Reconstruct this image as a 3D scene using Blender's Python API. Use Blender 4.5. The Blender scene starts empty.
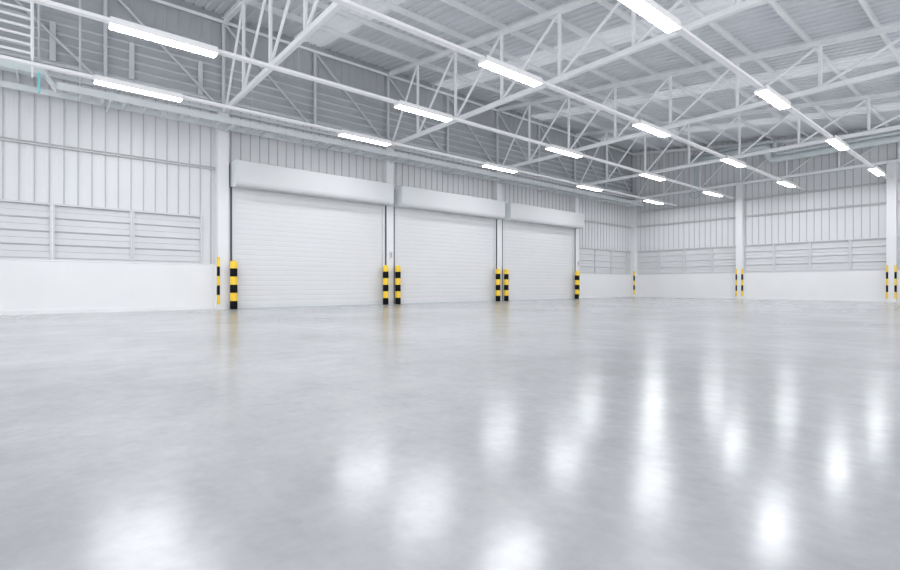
import bpy, math, random
from mathutils import Vector
random.seed(4)
S = bpy.context.scene
COL = S.collection
PI = math.pi

# ------------------------------------------------------------------ layout
CAM_H = 0.80
YAW = math.radians(50.14)
BAY = 6.5
COLF = -17.33            # front faces of the columns on the left wall
COLX = COLF - 0.16       # their centres
WX = -17.65              # inner face of the left wall
WY = 30.88               # inner face of the back wall
Y0 = -7.0                # rear end of what is built
X1 = 5.4                 # right end of what is built
TY = [4.72 + BAY*k for k in range(5)]
NODES = [-17.25, -15.38] + [-15.38 + 2.25*k for k in range(1, 10)]
CH = 6.60                # truss bottom chord, centre height
SL = 0.125               # roof fall per metre


def top_h(x):
    return 9.60 - SL*(x + 17.33)


def roof_h(x):
    return top_h(x) + 0.08 + 0.20


# ------------------------------------------------------------------ helpers
class MB:
    def __init__(s):
        s.v = []; s.f = []; s.m = []; s.cur = 0; s.sm = []; s.smooth = False

    def add(s, vs, fs):
        o = len(s.v); s.v += [tuple(p) for p in vs]
        for f in fs:
            s.f.append(tuple(i + o for i in f)); s.m.append(s.cur); s.sm.append(s.smooth)

    def box(s, x0, x1, y0, y1, z0, z1):
        x0, x1 = min(x0, x1), max(x0, x1); y0, y1 = min(y0, y1), max(y0, y1); z0, z1 = min(z0, z1), max(z0, z1)
        s.add([(x0, y0, z0), (x1, y0, z0), (x1, y1, z0), (x0, y1, z0), (x0, y0, z1), (x1, y0, z1), (x1, y1, z1), (x0, y1, z1)],
              [(0, 3, 2, 1), (4, 5, 6, 7), (0, 1, 5, 4), (1, 2, 6, 5), (2, 3, 7, 6), (3, 0, 4, 7)])

    def cbox(s, x0, x1, y0, y1, z0, z1, c, axis='z'):
        """box with chamfered long edges (a closed octagonal prism along axis)"""
        if axis == 'z':
            a0, a1, b0, b1, l0, l1 = x0, x1, y0, y1, z0, z1
        elif axis == 'y':
            a0, a1, b0, b1, l0, l1 = z0, z1, x0, x1, y0, y1
        else:
            a0, a1, b0, b1, l0, l1 = y0, y1, z0, z1, x0, x1
        pr = [(a0+c, b0), (a1-c, b0), (a1, b0+c), (a1, b1-c), (a1-c, b1), (a0+c, b1), (a0, b1-c), (a0, b0+c)]
        s.extr(pr, l0, l1, axis)

    def extr(s, pr, l0, l1, axis):
        """closed profile (ccw) extruded: axis z -> (a,b)=(x,y); y -> (z,x); x -> (y,z)"""
        def P(a, b, l):
            return {'z': (a, b, l), 'y': (b, l, a), 'x': (l, a, b)}[axis]
        n = len(pr)
        vs = [P(a, b, l0) for a, b in pr] + [P(a, b, l1) for a, b in pr]
        fs = [(i, (i+1) % n, n+(i+1) % n, n+i) for i in range(n)] + [tuple(range(n-1, -1, -1)), tuple(range(n, 2*n))]
        s.add(vs, fs)

    def bar(s, p, q, w, h, up=(0, 0, 1), pr=None):
        """rectangular (or profiled) bar from p to q; w across, h along up"""
        p = Vector(p); q = Vector(q); d = (q-p).normalized(); u = Vector(up)
        if abs(d.dot(u)) > .99: u = Vector((0, 1, 0))
        r = d.cross(u).normalized(); u = r.cross(d).normalized()
        if pr is None:
            c = min(w, h)*.12
            pr = [(-w/2+c, -h/2), (w/2-c, -h/2), (w/2, -h/2+c), (w/2, h/2-c), (w/2-c, h/2), (-w/2+c, h/2), (-w/2, h/2-c), (-w/2, -h/2+c)]
        n = len(pr)
        vs = [p + r*a + u*b for a, b in pr] + [q + r*a + u*b for a, b in pr]
        fs = [(i, (i+1) % n, n+(i+1) % n, n+i) for i in range(n)] + [tuple(range(n-1, -1, -1)), tuple(range(n, 2*n))]
        s.add(vs, fs)

    def tube(s, pts, r, n=10, cap=True):
        pts = [Vector(p) for p in pts]; rings = []; a = None
        for i, p in enumerate(pts):
            d = (pts[min(i+1, len(pts)-1)] - pts[max(i-1, 0)]).normalized()
            if a is None:
                a = Vector((0, 0, 1)) if abs(d.z) < .9 else Vector((1, 0, 0))
            a = (a - d*a.dot(d)).normalized(); b = d.cross(a)
            rings.append([p + a*math.cos(2*PI*k/n)*r + b*math.sin(2*PI*k/n)*r for k in range(n)])
        vs = [v for R in rings for v in R]; fs = []
        for i in range(len(pts)-1):
            for k in range(n):
                fs.append((i*n+k, i*n+(k+1) % n, (i+1)*n+(k+1) % n, (i+1)*n+k))
        if cap:
            fs.append(tuple(range(n-1, -1, -1))); fs.append(tuple((len(pts)-1)*n+k for k in range(n)))
        s.smooth = True; s.add(vs, fs); s.smooth = False

    def lathe(s, prof, n=28, c=(0, 0, 0), mats=None):
        """prof: (r, z) list from bottom to top; mats per segment"""
        o = []
        for r, z in prof:
            o += [(c[0]+r*math.cos(2*PI*k/n), c[1]+r*math.sin(2*PI*k/n), c[2]+z) for k in range(n)]
        base = len(s.v); s.v += o; s_sm = True
        for i in range(len(prof)-1):
            for k in range(n):
                s.f.append((base+i*n+k, base+i*n+(k+1) % n, base+(i+1)*n+(k+1) % n, base+(i+1)*n+k))
                s.m.append(mats[i] if mats else s.cur); s.sm.append(s_sm)
        s.f.append(tuple(base+k for k in range(n-1, -1, -1))); s.m.append(mats[0] if mats else s.cur); s.sm.append(False)
        L = len(prof)-1
        s.f.append(tuple(base+L*n+k for k in range(n))); s.m.append(mats[-1] if mats else s.cur); s.sm.append(True)

    def build(s, name, mats, parent=None, loc=None):
        me = bpy.data.meshes.new(name)
        me.from_pydata(s.v, [], s.f)
        for m in (mats if isinstance(mats, (list, tuple)) else [mats]): me.materials.append(m)
        me.polygons.foreach_set('material_index', s.m)
        me.polygons.foreach_set('use_smooth', s.sm)
        me.update()
        o = bpy.data.objects.new(name, me); COL.objects.link(o)
        if parent: o.parent = parent
        if loc: o.location = loc
        return o


def tag(o, label=None, cat=None, group=None, kind=None):
    if label: o['label'] = label
    if cat: o['category'] = cat
    if group: o['group'] = group
    if kind: o['kind'] = kind
    return o


def empty(name, loc, label, cat, group=None, kind=None):
    o = bpy.data.objects.new(name, None); o.location = loc; o.empty_display_size = .2
    COL.objects.link(o)
    return tag(o, label, cat, group, kind)


def copy_tree(o, parent=None, loc=None):
    c = o.copy(); COL.objects.link(c)
    if parent: c.parent = parent
    if loc is not None: c.location = loc
    for ch in list(kids.get(o.name, [])):
        copy_tree(ch, c)
    return c


kids = {}


def reg(o, p):
    kids.setdefault(p.name, []).append(o); return o


ORD = ['nearest', 'second', 'third', 'fourth', 'fifth', 'sixth', 'seventh', 'eighth', 'ninth', 'tenth', 'eleventh', 'twelfth', 'thirteenth', 'fourteenth', 'fifteenth']


# ------------------------------------------------------------------ materials
def mat(name, col, rough=.5, metal=0, spec=.5, var=0, scale=3, bump=0, bscale=40, coat=0):
    m = bpy.data.materials.new(name); m.use_nodes = True
    nt = m.node_tree; b = nt.nodes['Principled BSDF']
    b.inputs['Base Color'].default_value = (*col, 1); b.inputs['Roughness'].default_value = rough
    b.inputs['Metallic'].default_value = metal; b.inputs['Specular IOR Level'].default_value = spec
    b.inputs['Coat Weight'].default_value = coat
    tc = nt.nodes.new('ShaderNodeTexCoord')
    if var:
        n = nt.nodes.new('ShaderNodeTexNoise'); n.inputs['Scale'].default_value = scale; n.inputs['Detail'].default_value = 6
        r = nt.nodes.new('ShaderNodeValToRGB')
        r.color_ramp.elements[0].position = .3; r.color_ramp.elements[1].position = .7
        r.color_ramp.elements[0].color = (*[c*(1-var) for c in col], 1); r.color_ramp.elements[1].color = (*[min(1, c*(1+var)) for c in col], 1)
        nt.links.new(tc.outputs['Object'], n.inputs['Vector']); nt.links.new(n.outputs['Fac'], r.inputs['Fac'])
        nt.links.new(r.outputs['Color'], b.inputs['Base Color'])
    if bump:
        n = nt.nodes.new('ShaderNodeTexNoise'); n.inputs['Scale'].default_value = bscale
        u = nt.nodes.new('ShaderNodeBump'); u.inputs['Strength'].default_value = bump; u.inputs['Distance'].default_value = .01
        nt.links.new(tc.outputs['Object'], n.inputs['Vector']); nt.links.new(n.outputs['Fac'], u.inputs['Height'])
        nt.links.new(u.outputs['Normal'], b.inputs['Normal'])
    return m


M = dict(
    plaster=mat('white_plaster', (.785, .79, .80), .75, var=.02, scale=.8, bump=.05),
    clad=mat('wall_cladding', (.69, .70, .712), .5, var=.03, scale=.6),
    upclad=mat('upper_sheet_grey', (.46, .48, .50), .5, var=.03, scale=.6),  # greyer tone than the sheets below the band
    cladseam=mat('cladding_seam', (.47, .485, .495), .6),
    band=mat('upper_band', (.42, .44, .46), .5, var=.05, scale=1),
    louvre=mat('louvre_paint', (.61, .62, .632), .5, var=.02, scale=1),
    frame=mat('frame_paint', (.60, .61, .62), .45, var=.02),
    column=mat('column_paint', (.755, .76, .77), .5, var=.02, scale=1.5),
    steel=mat('truss_paint', (.86, .875, .89), .45, var=.04, scale=2),
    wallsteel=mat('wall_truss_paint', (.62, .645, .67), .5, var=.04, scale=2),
    roof=mat('roof_sheet', (.71, .735, .77), .4, var=.05, scale=.4),
    purlin=mat('purlin_paint', (.84, .855, .87), .45, var=.04, scale=1),
    shutter=mat('shutter_paint', (.69, .695, .705), .4, var=.015, scale=1),
    hood=mat('hood_paint', (.615, .625, .635), .5, var=.015, scale=1),
    gapshade=mat('gap_shade_dark', (.05, .055, .06), .7),  # near-black colour standing for shade in the gaps beside the shutter guides
    rail=mat('rail_paint', (.66, .69, .71), .35, var=.02),
    yellow=mat('safety_yellow', (.90, .60, .035), .45, var=.04, scale=6),
    black=mat('safety_black', (.004, .004, .005), .6, spec=.15),
    trunk=mat('trunking_paint', (.92, .92, .93), .4, var=.01),
    tray=mat('tray_galvanised', (.68, .72, .73), .45, var=.05, scale=3),
    pipe=mat('pipe_paint', (.64, .71, .72), .4, var=.04, scale=2),
    hose=mat('hose_rubber', (.46, .60, .61), .5),
    teal=mat('teal_paint', (.22, .66, .70), .5, var=.05),
    box=mat('box_plastic', (.62, .64, .66), .4),
    red=mat('red_button', (.6, .05, .04), .4),
    green=mat('green_button', (.05, .35, .12), .4),
)


def lamp_mat(strength):
    m = bpy.data.materials.new('lit_diffuser'); m.use_nodes = True
    nt = m.node_tree; b = nt.nodes['Principled BSDF']
    b.inputs['Base Color'].default_value = (.9, .9, .9, 1)
    b.inputs['Emission Color'].default_value = (.965, .975, 1, 1); b.inputs['Emission Strength'].default_value = strength
    return m


def skylight_mat():
    m = bpy.data.materials.new('translucent_sheet'); m.use_nodes = True
    nt = m.node_tree; out = nt.nodes['Material Output']; b = nt.nodes['Principled BSDF']
    b.inputs['Base Color'].default_value = (.85, .86, .87, 1); b.inputs['Roughness'].default_value = .4
    t = nt.nodes.new('ShaderNodeBsdfTranslucent'); t.inputs['Color'].default_value = (.80, .81, .83, 1)
    mx = nt.nodes.new('ShaderNodeMixShader'); mx.inputs['Fac'].default_value = .38
    nt.links.new(b.outputs[0], mx.inputs[1]); nt.links.new(t.outputs[0], mx.inputs[2]); nt.links.new(mx.outputs[0], out.inputs['Surface'])
    return m


def floor_mat():
    m = bpy.data.materials.new('polished_concrete'); m.use_nodes = True
    nt = m.node_tree; b = nt.nodes['Principled BSDF']; L = nt.links.new
    tc = nt.nodes.new('ShaderNodeTexCoord')

    def noise(sc, det, ro=.5):
        n = nt.nodes.new('ShaderNodeTexNoise'); n.inputs['Scale'].default_value = sc; n.inputs['Detail'].default_value = det
        n.inputs['Roughness'].default_value = ro; L(tc.outputs['Object'], n.inputs['Vector']); return n

    def ramp(src, p0, c0, p1, c1):
        r = nt.nodes.new('ShaderNodeValToRGB'); e = r.color_ramp.elements
        e[0].position = p0; e[0].color = (*c0, 1); e[1].position = p1; e[1].color = (*c1, 1); L(src.outputs['Fac'], r.inputs['Fac']); return r
    big = ramp(noise(.35, 5, .55), .3, (.36, .368, .377), .72, (.52, .527, .537))
    mid = ramp(noise(2.6, 10, .72), .3, (.86, .86, .86), .7, (1.08, 1.08, 1.08))
    fine = ramp(noise(16, 3, .5), .3, (.96, .96, .96), .7, (1.03, 1.03, 1.03))

    def mul(a, c):
        x = nt.nodes.new('ShaderNodeMix'); x.data_type = 'RGBA'; x.blend_type = 'MULTIPLY'; x.inputs[0].default_value = 1
        L(a, x.inputs[6]); L(c.outputs['Color'], x.inputs[7]); return x.outputs[2]
    L(mul(mul(big.outputs['Color'], mid), fine), b.inputs['Base Color'])
    rr = ramp(noise(1.7, 6, .6), .3, (.185, .185, .185), .7, (.215, .215, .215))
    L(rr.outputs['Color'], b.inputs['Roughness'])
    b.inputs['Specular IOR Level'].default_value = .9
    return m


M['lamp'] = lamp_mat(54)
M['skylight'] = skylight_mat()
M['floor'] = floor_mat()

# ------------------------------------------------------------------ floor
b = MB(); b.box(WX-.3, X1+4, Y0-3, WY+.3, -.2, 0)
tag(b.build('floor', M['floor']), 'polished grey concrete floor with blurred light reflections', 'floor', kind='structure')


# ------------------------------------------------------------------ walls
def rib_wall(b, axis, plane, l0, l1, z0, z1, pitch=.32, sgn=1, phase=0.0, th=.06):
    """vertical standing-seam sheet: flat pans with thin raised seams. sgn: direction of the room from the plane"""
    p = plane
    if axis == 'y':
        b.box(p - sgn*th, p, l0, l1, z0, z1)
    else:
        b.box(l0, l1, p - sgn*th, p, z0, z1)
    k = math.ceil((l0-phase)/pitch)
    while phase + k*pitch < l1 - .02:
        c = phase + k*pitch; k += 1
        if c < l0 + .02: continue
        b.cur = 1
        if axis == 'y': b.box(p, p + sgn*.028, c-.013, c+.013, z0, z1)
        else: b.box(c-.013, c+.013, p, p + sgn*.028, z0, z1)
        b.cur = 0
        # a shallow stiffening rib in the middle of the pan
        for off in (.11, .21):
            if c+off+.02 < l1:
                if axis == 'y': b.box(p, p + sgn*.007, c+off-.009, c+off+.009, z0, z1)
                else: b.box(c+off-.009, c+off+.009, p, p + sgn*.007, z0, z1)


DADO = 1.45; SILL_T = 3.08; BAND0, BAND1 = 7.00, 8.38

# left wall: thick masonry core behind, openings of the three shutters are bays 1..3
wl = MB()
rib_wall(wl, 'y', WX, Y0, 4.09, SILL_T, BAND0, phase=-.12)
rib_wall(wl, 'y', WX, 4.09, TY[0], DADO, BAND0, phase=-.12)
rib_wall(wl, 'y', WX, TY[0], TY[3], 4.0, BAND0, phase=-.12)
rib_wall(wl, 'y', WX, TY[3], WY, SILL_T, BAND0, phase=-.12)
wall_left = tag(wl.build('wall_left', [M['clad'], M['cladseam']]), 'left wall of pale vertical metal sheets above a white base', 'wall', kind='structure')
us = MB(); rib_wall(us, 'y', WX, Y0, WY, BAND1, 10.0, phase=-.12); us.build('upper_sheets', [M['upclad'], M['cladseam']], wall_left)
d = MB()
d.box(WX-.06, WX+.10, Y0, TY[0]-.16, 0, DADO); d.box(WX-.06, WX+.10, TY[3]+.16, WY-.001, 0, DADO)
d.cbox(WX-.02, WX+.102, Y0, TY[0]-.16, DADO, DADO+.035, .012, 'y'); d.cbox(WX-.02, WX+.102, TY[3]+.16, WY-.001, DADO, DADO+.035, .012, 'y')
d.build('base_wall', M['plaster'], wall_left)
for t in TY[:4]:
    j = MB(); j.box(WX-.01, WX+.02, t-.30 if t > TY[0] else t-.12, t+.30 if t < TY[3] else t+.12, 0, 4.0)
    j.build('door_jamb', M['frame'], wall_left)
# upper band of overlapping horizontal boards
u = MB()
z = BAND0; n = 0
ub = []
pitch = .275
while z < BAND1 - .05:
    zt = min(z+pitch, BAND1)
    u.cur = 0
    u.extr([(z, WX-.06), (zt, WX-.06), (zt, WX+.005), (z+.045, WX-.015), (z+.045, WX+.0), (z, WX+.0)][::-1], Y0, WY, 'y')
    u.cur = 1
    u.extr([(z, WX), (z+.06, WX), (z+.06, WX+.04), (z+.04, WX+.07), (z, WX+.03)][::-1], Y0, WY, 'y')
    z += pitch
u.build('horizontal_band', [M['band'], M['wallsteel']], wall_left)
u = MB(); u.box(WX-.04, WX+.07, Y0, WY, BAND0-.07, BAND0); u.build('band_sill', M['wallsteel'], wall_left)
for y in (.27, 2.13, 4.03):
    m = MB(); m.cbox(WX+.03, WX+.10, y-.07, y+.07, BAND0+.02, BAND1-.25, .01); m.build('mullion', M['wallsteel'], wall_left)

# back wall: follows the falling roof line
wb = MB()
rib_wall(wb, 'x', WY, WX-.06, X1, SILL_T, 6.9, sgn=-1, phase=-.1)
# sloping upper part, made of pans clipped to the roof line
k = 0; x = WX-.06; seam = math.ceil((x+.1)/.32)*.32-.1
xs = [x]
while seam < X1: xs.append(seam); seam += .32
xs.append(X1)
for i in range(len(xs)-1):
    a, c = xs[i], xs[i+1]
    ha, hc = roof_h(a)-.004, roof_h(c)-.004
    wb.add([(a, WY, 6.9), (c, WY, 6.9), (c, WY, hc), (a, WY, ha), (a, WY+.06, 6.9), (c, WY+.06, 6.9), (c, WY+.06, hc), (a, WY+.06, ha)],
           [(0, 1, 2, 3), (5, 4, 7, 6), (3, 2, 6, 7)])
    if i:
        wb.cur = 1; wb.box(a-.013, a+.013, WY-.028, WY, 6.9, ha-.02); wb.cur = 0
wall_back = tag(wb.build('wall_back', [M['clad'], M['cladseam']]), 'back wall of pale vertical metal sheets under the sloping roof', 'wall', kind='structure')
d = MB()
d.box(WX-.06, X1, WY-.10, WY+.06, 0, DADO); d.cbox(WX-.06, X1, WY-.102, WY+.02, DADO, DADO+.035, .012, 'x')
d.build('base_wall', M['plaster'], wall_back)
# low skirting kerbs
b = MB(); b.box(WX+.10, WX+.14, Y0, TY[0]-.161, 0, .12)
tag(b.build('baseboard_left', M['plaster']), 'low white kerb along the near part of left wall', 'baseboard', kind='structure')
b = MB(); b.box(WX+.12, X1, WY-.14, WY-.10, 0, .12)
tag(b.build('baseboard_back', M['plaster']), 'low white kerb along the foot of back wall', 'baseboard', kind='structure')

# girts (horizontal rails) as trim
tn = [0]


def girt(axis, plane, l0, l1, z, sgn, label, hgt=.08, dep=.08):
    tn[0] += 1; b = MB()
    o = plane + sgn*.028
    pr = [(z-hgt/2, o), (z+hgt/2, o), (z+hgt/2, o+sgn*dep), (z+hgt/2-.012, o+sgn*dep), (z+hgt/2-.012, o+sgn*.012), (z-hgt/2+.012, o+sgn*.012), (z-hgt/2+.012, o+sgn*dep), (z-hgt/2, o+sgn*dep)]
    if axis == 'y':
        b.extr(pr, l0, l1, 'y')
    else:
        b.extr([(p[1], p[0]) for p in pr], l0, l1, 'x')
    tag(b.build('trim_%d' % tn[0], M['frame']), label, 'rail', kind='structure')


girt('y', WX, Y0, TY[0]-.17, 4.68, 1, 'grey horizontal rail across the near left wall, halfway up')
girt('y', WX, TY[3]+.17, TY[4]-.17, 4.68, 1, 'grey horizontal rail on left wall beyond the last shutter')
girt('x', WY, WX+.34, -11.08, 4.70, -1, 'lower grey rail on back wall left of middle column')
girt('x', WY, -10.75, -4.57, 4.70, -1, 'lower grey rail on back wall between middle and right columns')
girt('x', WY, -4.24, X1, 4.70, -1, 'lower grey rail on back wall beyond the right column')
girt('x', WY, WX+.34, -11.08, 5.66, -1, 'upper grey rail on back wall left of middle column')
girt('x', WY, -10.75, -4.57, 5.66, -1, 'upper grey rail on back wall between middle and right columns')
girt('x', WY, -4.24, X1, 5.66, -1, 'upper grey rail on back wall beyond the right column')

# ------------------------------------------------------------------ louvred window bands
wn = [0]


def louvre(axis, l0, l1, label):
    """a framed panel of horizontal blades between base wall and upper sheets"""
    wn[0] += 1
    z0, z1 = DADO+.037, SILL_T
    plane = WX if axis == 'y' else WY; sg = 1 if axis == 'y' else -1
    mid = (l0+l1)/2
    loc = (plane, mid, z0) if axis == 'y' else (mid, plane, z0)
    e = empty('window_%d' % wn[0], loc, label, 'louvre window', kind='structure')
    h = z1-z0; w = (l1-l0)/2

    def ext(bm, pr, a, c):      # pr in (z, offset toward the room)
        if axis == 'y': bm.extr([(p[0], p[1]) for p in pr], a, c, 'y')
        else: bm.extr([(-p[1], p[0]) for p in pr], a, c, 'x')
    p = MB(); n = 4; st = (h-.10)/n
    for i in range(n):
        a = .05+i*st; t = a+st
        ext(p, [(a, -.05), (t, -.05), (t, -.03), (t-.02, -.012), (a+st*.54, .010), (a+st*.5, -.002), (a+.06, .022), (a+.03, .028), (a, .006)], -w+.045, w-.045)
    p.build('louvre_panel', M['louvre'], e)
    f = MB()
    ext(f, [(0, -.05), (.05, -.05), (.05, .05), (0, .05)], -w, w)
    ext(f, [(h-.055, -.05), (h, -.05), (h, .075), (h-.055, .075)], -w, w)
    for sgn in (-1, 1):
        c = sgn*(w-.0275)
        ext(f, [(.05, -.05), (h-.055, -.05), (h-.055, .07), (.05, .07)], c-.0275, c+.0275)
    f.build('window_frame', M['frame'], e)


seq = [Y0+.3, -4.45, -2.5, -1.62, .26, 2.15, 4.09, TY[0]-.17]
names = ['farthest behind the camera on left wall', 'behind the camera on left wall', 'narrow one behind the camera on left wall', 'cut by the left edge of the photo',
         'second from the left edge of the photo', 'third from the left edge of the photo', 'narrow one beside the first left column']
for y0, y1, nm in ((-3.50, -1.62, 'just outside the left edge of the photo'), (-5.40, -3.50, 'second one outside the left edge'), (Y0, -5.40, 'at the rear end of the wall')):
    louvre('y', y0+.002, y1-.002, 'grey louvred panel above white base wall, ' + nm)
for i in range(3, 6):
    louvre('y', seq[i]+.002, seq[i+1]-.002, 'grey louvred panel above white base wall, ' + names[i])
seq = [TY[3]+.17, 26.45, 28.25, 30.1, TY[4]-.17]
for i, nm in enumerate(['right beside the last shutter column', 'second beyond the last shutter column', 'third beyond the last shutter column', 'narrow sliver at the corner column']):
    louvre('y', seq[i]+.002, seq[i+1]-.002, 'grey louvred panel on left wall, ' + nm)
bx = [-17.29, -15.79, -14.15, -12.50, -11.08]
for i, nm in enumerate(['first from the corner', 'second from the corner', 'third from the corner', 'just left of the middle column']):
    louvre('x', bx[i]+.002, bx[i+1]-.002, 'grey louvred panel on back wall, ' + nm)
bx = [-10.75, -9.28, -7.63, -5.98, -4.57]
for i, nm in enumerate(['just right of the middle column', 'second right of the middle column', 'third right of the middle column', 'just left of the right column']):
    louvre('x', bx[i]+.002, bx[i+1]-.002, 'grey louvred panel on back wall, ' + nm)
louvre('x', -4.24, -2.0, 'grey louvred panel on back wall, right of the right column')

# ------------------------------------------------------------------ ceiling
b = MB()
SKY = [(t+2.45, t+3.65) for t in ([TY[0]-BAY] + TY[:4])]
rt = .045


def roof_profile(y):      # trapezoidal corrugation
    f = (y % .30)/.30
    if f < .58: return 0
    if f < .68: return (f-.58)/.10
    if f < .90: return 1
    return 1-(f-.90)/.10


def roof_strip(b, ya, yb):
    ys = [ya]; k = math.floor(ya/.30)
    while True:
        for fr in (0, .58, .68, .90):
            y = (k+fr)*.30
            if ya + 1e-4 < y < yb - 1e-4: ys.append(y)
        k += 1
        if k*.30 > yb: break
    ys.append(yb); vs = []; fs = []
    xa, xb = WX+.001, X1
    for y in ys:
        hh = roof_profile(y)*rt
        vs += [(xa, y, roof_h(xa)+hh), (xb, y, roof_h(xb)+hh), (xa, y, roof_h(xa)+hh+.012), (xb, y, roof_h(xb)+hh+.012)]
    for i in range(len(ys)-1):
        o = i*4
        fs += [(o, o+4, o+5, o+1), (o+2, o+3, o+7, o+6), (o, o+2, o+6, o+4), (o+1, o+5, o+7, o+3)]
    e = (len(ys)-1)*4
    fs += [(0, 1, 3, 2), (e, e+2, e+3, e+1)]
    b.add(vs, fs)


edges = [Y0] + [v for s in SKY for v in s] + [WY+.06]
edges = sorted(edges)
for i in range(0, len(edges)-1, 2):
    roof_strip(b, edges[i], edges[i+1])
tag(b.build('ceiling', M['roof']), 'grey ribbed metal roof sheeting sloping down to the right', 'roof', kind='structure')
desc = ['over the near bay, before the first truss', 'between the first and second trusses', 'between the second and third trusses', 'between the third and fourth trusses', 'between the fourth truss and the back wall']
for s, dn in zip(SKY, desc):
    b = MB(); roof_strip(b, *s)
    tag(b.build('skylight_panel', M['skylight']), 'pale translucent roof strip ' + dn, 'skylight', 'translucent roof strips')

# purlins
px = [-2.87 - 1.6*k for k in range(9)] + [-2.87+1.6*k for k in range(1, 6)]
px = sorted(px)
for i, x in enumerate(px):
    if x < WX+.1: continue
    b = MB(); z = top_h(x) + .08
    fl = .055; t = .008; H = .196
    # cold-formed channel, open to the right
    pr = [(z, x+fl), (z, x), (z+H, x), (z+H, x+fl), (z+H-t, x+fl), (z+H-t, x+t), (z+t, x+t), (z+t, x+fl-t), (z+.016, x+fl-t), (z+.016, x+fl)][::-1]
    b.extr(pr, Y0, WY-.03, 'y')
    lab = ('long roof purlin ' + (ORD[i] if i == 0 else ORD[i]) + (' to the left wall' if i == 0 else ' from the left wall')) + ', running front to back'
    tag(b.build('roof_purlin', M['purlin']), lab, 'purlin', 'roof purlins')


# ------------------------------------------------------------------ trusses across the hall
IPR = lambda w, h, t: [(-w/2, -h/2), (w/2, -h/2), (w/2, -h/2+t), (t/2, -h/2+t), (t/2, h/2-t), (w/2, h/2-t), (w/2, h/2), (-w/2, h/2), (-w/2, h/2-t), (-t/2, h/2-t), (-t/2, -h/2+t), (-w/2, -h/2+t)]


def make_truss(y, label):
    e = empty('roof_truss', (0, y, CH), label, 'roof truss', 'roof trusses across the hall')
    Z = lambda x: top_h(x) - CH
    xe = X1-.1
    b = MB(); b.bar((COLF, 0, 0), (xe, 0, 0), .13, .145); reg(b.build('bottom_chord', M['steel'], e), e)
    b = MB(); b.bar((COLF-.1, 0, Z(COLF-.1)), (xe, 0, Z(xe)), .12, .15, pr=IPR(.13, .16, .02)); reg(b.build('top_chord', M['steel'], e), e)
    for i, x in enumerate(NODES):
        zt = Z(x)-.081
        if i and zt > .3:
            b = MB(); b.bar((x, 0, .073), (x, 0, zt), .085, .085, (0, 1, 0)); reg(b.build('vertical_strut', M['steel'], e), e)
        if i+1 < len(NODES) and Z(NODES[i+1]) > .45:
            x2 = NODES[i+1]
            b = MB(); b.bar((x+.07, 0, .085), (x2-.08, 0, Z(x2)-.09), .065, .065, (0, 1, 0)); reg(b.build('diagonal_brace', M['steel'], e), e)
    return e


tl = ['nearest of the white steel roof trusses, landing on the first left column', 'second white steel roof truss, above the column between first and second shutters',
      'third white steel roof truss, above the column between second and third shutters', 'fourth white steel roof truss, above the column after the last shutter',
      'farthest white steel roof truss, carried by the back wall columns']
t0 = make_truss(TY[0], tl[0])
for k in range(1, 5):
    c = copy_tree(t0, None, (0, TY[k] - (.0 if k < 4 else 0), CH)); c['label'] = tl[k]

# longitudinal truss on the left wall
e = empty('wall_truss', (COLX, 0, CH), 'long grey lattice girder along the top of left wall above the columns', 'lattice girder')
b = MB(); b.bar((.0, Y0, .0), (.0, TY[4]+.1, .0), .10, .10); b.build('bottom_chord', M['wallsteel'], e)
ztop = top_h(COLX) - CH + .0
b = MB(); b.bar((.06, Y0, ztop-.04), (.06, TY[4]+.1, ztop-.04), .07, .09); b.build('top_chord', M['steel'], e)
ys = [TY[0]-BAY*1.5 + BAY/2*k for k in range(0, 12)]
for i, y in enumerate(ys):
    if y > TY[4]+.1: break
    b = MB(); b.bar((.0, y, .05), (.0, y, ztop-.085), .09, .09, (0, 1, 0)); b.build('vertical_post', M['wallsteel'], e)
    if y + BAY/2 < TY[4]+.3:
        b = MB(); b.bar((.0, y+.06, ztop-.10), (.0, y+BAY/2-.06, .06), .065, .065, (1, 0, 0)); b.build('diagonal_brace', M['wallsteel'], e)


# ------------------------------------------------------------------ columns
def stripe_guard(parent, cx, cy, sx, sy):
    """angle guard hugging a corner: sx, sy = outward signs; five bands"""
    b = MB(); z0 = .16; n = 5; st = 1.56/n; w = .066; t = .012
    for i in range(n):
        b.cur = i % 2
        z, zt = z0+i*st, z0+(i+1)*st
        b.box(cx+sx*.001, cx+sx*t, cy+sy*t, cy-sy*w, z, zt)
        b.box(cx+sx*.001, cx-sx*w, cy+sy*.001, cy+sy*t, z, zt)
    o = b.build('corner_guard', [M['yellow'], M['black']], parent); o['label'] = 'yellow and black striped corner guard'
    return o


def column(x, y, label, guards, top=6.50):
    hx, hy = (.16, .175) if x < -17 else (.175, .16)
    e = empty('steel_column', (x, y, 0), label, 'column', 'white columns')
    b = MB(); b.cbox(-hx, hx, -hy, hy, 0, top, .008); b.build('shaft', M['column'], e)
    b = MB(); b.cbox(-hx-.004, hx+.004, -hy-.004, hy+.004, top, top+.014, .003); b.build('cap_plate', M['column'], e)
    for sx, sy in guards: stripe_guard(e, sx*hx, sy*hy, sx, sy)
    return e


cl = ['white column on left wall with the first shutter at its right', 'white column between the first and second shutters', 'white column between the second and third shutters',
      'white column just after the last shutter', 'white column in the far corner where the walls meet']
gd = [[(1, -1)], [], [], [(1, 1)], [(1, -1)]]
for k in range(5): column(COLX, TY[k] - (.05 if k == 0 else 0), cl[k], gd[k])
for x, nm in ((-10.91, 'white column in the middle of the back wall'), (-4.40, 'white column at the right edge against the back wall')):
    column(x, TY[4], nm, [(-1, -1), (1, -1)])


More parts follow.
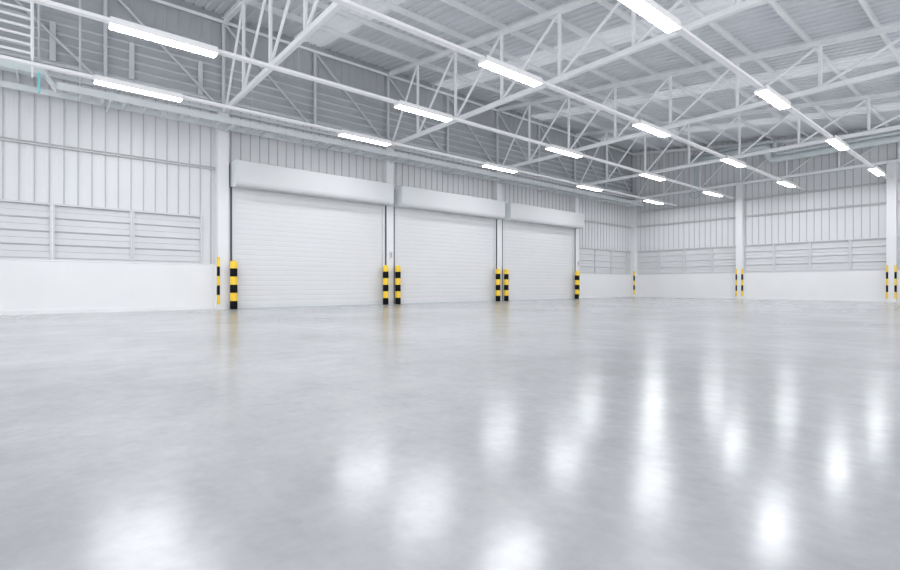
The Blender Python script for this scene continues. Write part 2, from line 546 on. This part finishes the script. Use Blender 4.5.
# ------------------------------------------------------------------ roller shutters
def make_shutter(yc, n, label):
    e = empty('door_%d' % n, (COLF, yc, 0), label, 'roller shutter', kind='structure')
    # curtain of interlocking slats
    b = MB(); hw = 2.94; zt = 4.11; p = .175; x = -.075; z = .07; prof = []
    prof.append((z-.05, x+.006))
    while z < zt:
        prof += [(z, x+.005), (z+.006, x-.001), (z+.014, x+.005), (z+.035, x+.008), (z+.14, x+.008), (z+p-.012, x+.006)]
        z += p
    prof = [q for q in prof if q[0] <= zt]
    back = [(zt, x-.03), (prof[0][0], x-.03)]
    b.extr((prof+back)[::-1], -hw, hw, 'y'); b.build('shutter_curtain', M['shutter'], e)
    b = MB(); b.cbox(x-.035, x+.03, -hw, hw, .0, .075, .008, 'y'); b.build('bottom_bar', M['rail'], e)
    for s in (-1, 1):
        # C channel guide with the curtain edge inside
        b = MB(); a, c = sorted((s*2.90, s*3.02))
        b.box(x+.025, x+.04, a, c, 0, 4.10); b.box(x-.05, x-.038, a, c, 0, 4.10)
        w0, w1 = sorted((s*2.95, s*3.02)); b.box(x-.038, x+.025, w0, w1, 0, 4.10)
        b.build('guide_rail', M['rail'], e)
        b = MB(); a, c = sorted((s*3.022, s*3.072)); b.box(-.05, -.006, a, c, 0, 4.10)  # dark strip added in place of the shade between guide and column
        o = b.build('gap_shade_strip', M['gapshade'], e); o['label'] = 'dark strip standing for shade in the gap beside the guide rail'
    # hood: folded sheet box with angled lower front
    b = MB(); f = .58
    pr = [(4.90, -.30), (4.90, f-.02), (4.885, f), (4.20, f), (4.13, f-.02), (4.08, f-.06), (4.06, f-.13), (4.06, f-.18), (4.12, -.30)]
    b.extr(pr, -3.03, 3.03, 'y'); b.build('shutter_hood', M['hood'], e)
    for s in (-1, 1):
        b = MB(); a, c = sorted((s*3.031, s*3.044))
        b.extr([(4.91, -.30), (4.91, f+.005), (4.195, f+.005), (4.125, f-.015), (4.075, f-.057), (4.052, f-.13), (4.052, f-.18), (4.11, -.30)], a, c, 'y')
        b.build('hood_end_plate', M['rail'], e)
    # wall behind the hood
    return e


for k, nm in enumerate(['widest looking and nearest white roller shutter, left of the other two', 'middle white roller shutter of three', 'farthest white roller shutter, right of the other two']):
    make_shutter((TY[k]+TY[k+1])/2, k+1, nm)

# ------------------------------------------------------------------ bollards
BR = .117; BH = 1.62
prof = [(BR*.97, 0), (BR, .01)]; ms = [1]; st = BH/6
for i in range(6):
    zt = (i+1)*st if i < 5 else BH-.09
    prof.append((BR, zt)); ms.append(1 if i % 2 == 0 else 0)
for a in (20, 40, 60, 75, 87):
    prof.append((BR*math.cos(math.radians(a)), BH-.09+.09*math.sin(math.radians(a)))); ms.append(0)
b = MB(); b.lathe(prof, 32, mats=ms[:len(prof)-1])
bol = b.build('safety_bollard', [M['yellow'], M['black']])


def ypx(px, x):      # y on plane X=x seen in column px (used once to read positions off the photograph)
    th = YAW - math.atan((px-450)/491)
    return -x/math.tan(th)


BX = COLF + .20
bl = [(4.94, 'yellow and black bollard at left side of the first shutter, nearest of all'),
      (10.87, 'yellow and black bollard at right side of the first shutter'),
      (11.47, 'yellow and black bollard at left side of the middle shutter'),
      (17.40, 'yellow and black bollard at right side of the middle shutter'),
      (17.99, 'yellow and black bollard at left side of the last shutter'),
      (23.89, 'yellow and black bollard at right side of the last shutter, farthest away')]
for i, (y, nm) in enumerate(bl):
    o = bol if i == 0 else bol.copy()
    if i: COL.objects.link(o)
    o.location = (BX, y, 0); tag(o, nm, 'bollard', 'striped bollards at the shutters')

# control boxes on columns
for (y, nm) in ((TY[1], 'small grey switch box on the column between first and second shutters'), (TY[3], 'small grey switch box on the column after the last shutter')):
    e = empty('control_box', (COLF, y+.02, 2.05), nm, 'switch box')
    b = MB(); b.cbox(.001, .06, -.06, .06, -.14, .14, .008); b.build('box_body', M['box'], e)
    for z, mm in ((.07, 'green'), (0, 'black'), (-.07, 'red')):
        b = MB(); b.tube([(.06, 0, z), (.075, 0, z)], .02, 12); b.build('push_button', M[mm], e)

# ------------------------------------------------------------------ lighting trunking and lamps
LX = [-14.60, -11.27, -7.87, -4.50]; LH = 5.80
rows = [1.95 + BAY*k for k in range(5)]
ln = ['nearest the left wall', 'second from the left wall', 'third from the left wall', 'farthest right']
rn = ['first from the camera end', 'second from the camera end', 'third from the camera end', 'fourth from the camera end', 'last before the back wall']
M['wire'] = mat('steel_wire', (.75, .76, .77), .5)
for x, nm in zip(LX, ln):
    e = empty('lighting_track', (x, 0, LH), 'long white lighting track, ' + nm + ' of four', 'lighting track', 'white lighting tracks')
    b = MB(); b.extr([(-.03, -.065), (-.03, .065), (.035, .065), (.045, .05), (.045, -.05), (.035, -.065)][::-1], Y0, 30.5 if x > -5 else 30.75, 'y'); b.build('track_rail', M['trunk'], e)
    for t in TY:
        if t < 30:
            b = MB(); b.tube([(0, t, .045), (0, t, CH-LH-.084)], .003, 6); b.build('suspension_wire', M['wire'], e)
    b = MB(); b.tube([(0, 29.0, .045), (0, 29.0, roof_h(x)-LH-.001)], .003, 6); b.build('suspension_wire', M['wire'], e)
le = empty('ceiling_light', (0, 0, 0), 'x', 'ceiling light', 'lit ceiling lamps on tracks')
b = MB(); hl = .94
b.extr([(-.092, -.138), (.042, -.132), (.042, -.126), (-.036, -.128), (-.036, .128), (.042, .126), (.042, .132), (-.092, .138)], -hl, hl, 'y')
reg(b.build('lamp_housing', M['trunk'], le), le)
b = MB(); b.extr([(-.0925, -.130), (-.100, -.124), (-.100, .124), (-.0925, .130)], -hl+.012, hl-.012, 'y')
reg(b.build('lamp_diffuser', M['lamp'], le), le)
for s in (-1, 1):
    b = MB(); a, c = sorted((s*hl, s*(hl+.012))); b.box(-.139, .139, a, c, -.094, -.032); reg(b.build('end_cap', M['trunk'], le), le)
first = True
for j, x in enumerate(LX):
    for i, y in enumerate(rows):
        if first: o = le; first = False; o.location = (x, y, LH)
        else: o = copy_tree(le, None, (x, y, LH))
        o['label'] = 'lit strip lamp, ' + rn[i] + ', on the track ' + ln[j]

# ------------------------------------------------------------------ cable tray on the left wall
TH = 5.94
e = empty('cable_tray', (0, 0, TH), 'long pale grey ladder cable tray along left wall in front of the column heads', 'cable tray')
for x, w in ((-16.52, .20), (-17.22, .16)):
    b = MB(); b.extr([(0, x-.02), (0, x+.02), (.012, x+.02), (.012, x+.008), (w-.012, x+.008), (w-.012, x+.02), (w, x+.02), (w, x-.02)][::-1], .35 if x > -17 else Y0, 30.3, 'y')
    b.build('side_rail', M['tray'], e)
y = .85; n = 0
while y < 30.2:
    b = MB(); b.box(-17.20, -16.54, y-.03, y+.03, .014, .04); b.build('rung', M['tray'], e); y += .5
for t in TY[:4]:
    b = MB(); b.bar((COLF+.001, t, -.035), (-16.46, t, -.035), .05, .05); b.build('wall_bracket', M['tray'], e)
    b = MB(); b.bar((WX+.03, t+BAY/2, -.035), (-16.46, t+BAY/2, -.035), .05, .05); b.build('wall_bracket', M['tray'], e)
b = MB(); b.bar((WX+.03, 1.5, -.035), (-16.46, 1.5, -.035), .05, .05); b.build('wall_bracket', M['tray'], e)

e = empty('junction_box', (-16.86, 29.9, TH+.201), 'small white box standing on the cable tray at the far corner', 'junction box')
b = MB(); b.cbox(-.36, .36, -.14, .14, 0, .16, .012); b.build('box_body', M['trunk'], e)
b = MB(); b.cbox(-.37, .37, -.15, .15, .161, .185, .01); b.build('lid', M['trunk'], e)

# upper duct at near left, sloping down to the tray
e = empty('cable_duct', (-16.85, 0, 6.30), 'pale teal grey duct at the left edge, sloping down to the cable tray', 'duct')
b = MB(); b.cbox(-.16, .16, Y0, .10, .0, .28, .02, 'y'); b.build('duct_run', M['pipe'], e)
b = MB(); b.bar((0, .08, .10), (0, .36, -.30), .30, .08); b.build('sloping_section', M['tray'], e)
for y in (-5.6, -3.0, -.45):
    b = MB(); b.bar((WX+.03+16.85, y, -.03), (.30, y, -.03), .05, .05); b.build('support_bar', M['tray'], e)
b = MB(); b.bar((.30, -.02, -.02), (.30, -.02, -.52), .07, .05); o = b.build('cable_drop', M['teal'], e); o['label'] = 'short bright teal strip'

# ladder frame top left
e = empty('ladder_frame', (-16.3, -.12, 6.55), 'bright white ladder like frame with horizontal bars in top left corner', 'ladder frame')
b = MB(); b.bar((0, -.03, 0), (0, -.03, 2.95), .07, .07, (0, 1, 0)); b.build('stile', M['trunk'], e)
b = MB(); b.bar((0, -2.6, 0), (0, -2.6, 2.95), .07, .07, (0, 1, 0)); b.build('stile', M['trunk'], e)
for i in range(13):
    z = .10 + .215*i
    b = MB(); b.bar((0, -2.565, z), (0, -.065, z), .06, .055); b.build('bar', M['trunk'], e)
b = MB(); b.bar((0, -.03, 0), (0, -.03, -.50), .035, .035, (0, 1, 0)); b.build('foot_rod', M['trunk'], e)

# thin conduits dropping from the roof
for y, z, nm in ((-.02, 6.58, 'thin grey conduit dropping from roof beside the white ladder frame'), (.85, 6.145, 'thin grey conduit dropping from roof, right of the one by the ladder frame')):
    b = MB(); b.tube([(0, 0, 0), (0, 0, top_h(-16.9)+.27-z)], .03, 10)
    tag(b.build('conduit', M['wallsteel'], None, (-16.9, y, z)), nm, 'conduit')

# ------------------------------------------------------------------ pipes by the back wall
PY = 30.15
e = empty('pipe_run', (0, PY, 7.50), 'pale teal grey pipes turning down and running right along top of back wall', 'pipes')



def elbow(p, c, q, r, n=6):
    p, c, q = Vector(p), Vector(c), Vector(q); a = (p-c).normalized(); d = (q-c).normalized()
    s = c+a*r; t = c+d*r; out = [p]
    for i in range(n+1):
        f = i/n; out.append((s*(1-f)+c*f)*(1-f) + (c*(1-f)+t*f)*f)
    return out+[q]


def path(pts, r):
    out = [Vector(pts[0])]
    for i in range(1, len(pts)-1):
        out += elbow(pts[i-1], pts[i], pts[i+1], r)[1:-1]
    return out+[Vector(pts[-1])]


b = MB(); b.tube(path([(-13.4, 0, .78), (-9.35, 0, .78), (-9.35, 0, .0), (X1-.5, 0, .0)], .35), .155, 16); b.build('large_pipe', M['pipe'], e)
b = MB(); b.tube(path([(-13.4, -.02, 1.02), (-9.0, -.02, 1.02), (-9.0, -.02, .26), (X1-.5, -.02, .26)], .3), .085, 12); b.build('small_pipe', M['pipe'], e)
for x in (-7.0, -3.5, 0, 3.5):
    b = MB(); b.bar((x, 0, .36 if x < 2 else .1), (x, 0, top_h(x)-7.50+.30), .03, .03, (0, 1, 0)); b.build('pipe_hanger', M['tray'], e)
b = MB(); b.tube([(-13.2, 0, -.99), (-13.2, 0, .70)], .03, 10); b.build('hose', M['hose'], e)
b = MB(); b.tube([(-13.2+.25*math.cos(2*PI*k/28), 0, -1.25+.25*math.sin(2*PI*k/28)) for k in range(29)], .035, 8, cap=False)
b.build('hose_coil', M['hose'], e)

# ------------------------------------------------------------------ world, camera, view
w = bpy.data.worlds.new('world'); S.world = w; w.use_nodes = True
bg = w.node_tree.nodes['Background']; bg.inputs['Color'].default_value = (.97, .975, 1, 1); bg.inputs['Strength'].default_value = 2.6
cam = bpy.data.cameras.new('camera'); cam.sensor_width = 36; cam.lens = 491/900*36; cam.clip_end = 300
co = bpy.data.objects.new('camera', cam); COL.objects.link(co)
co.location = (0, 0, CAM_H); co.rotation_euler = (PI/2, 0, YAW); S.camera = co
v = S.view_settings; v.view_transform = 'Standard'; v.look = 'None'; v.gamma = 1; v.exposure = -.27; v.use_curve_mapping = False
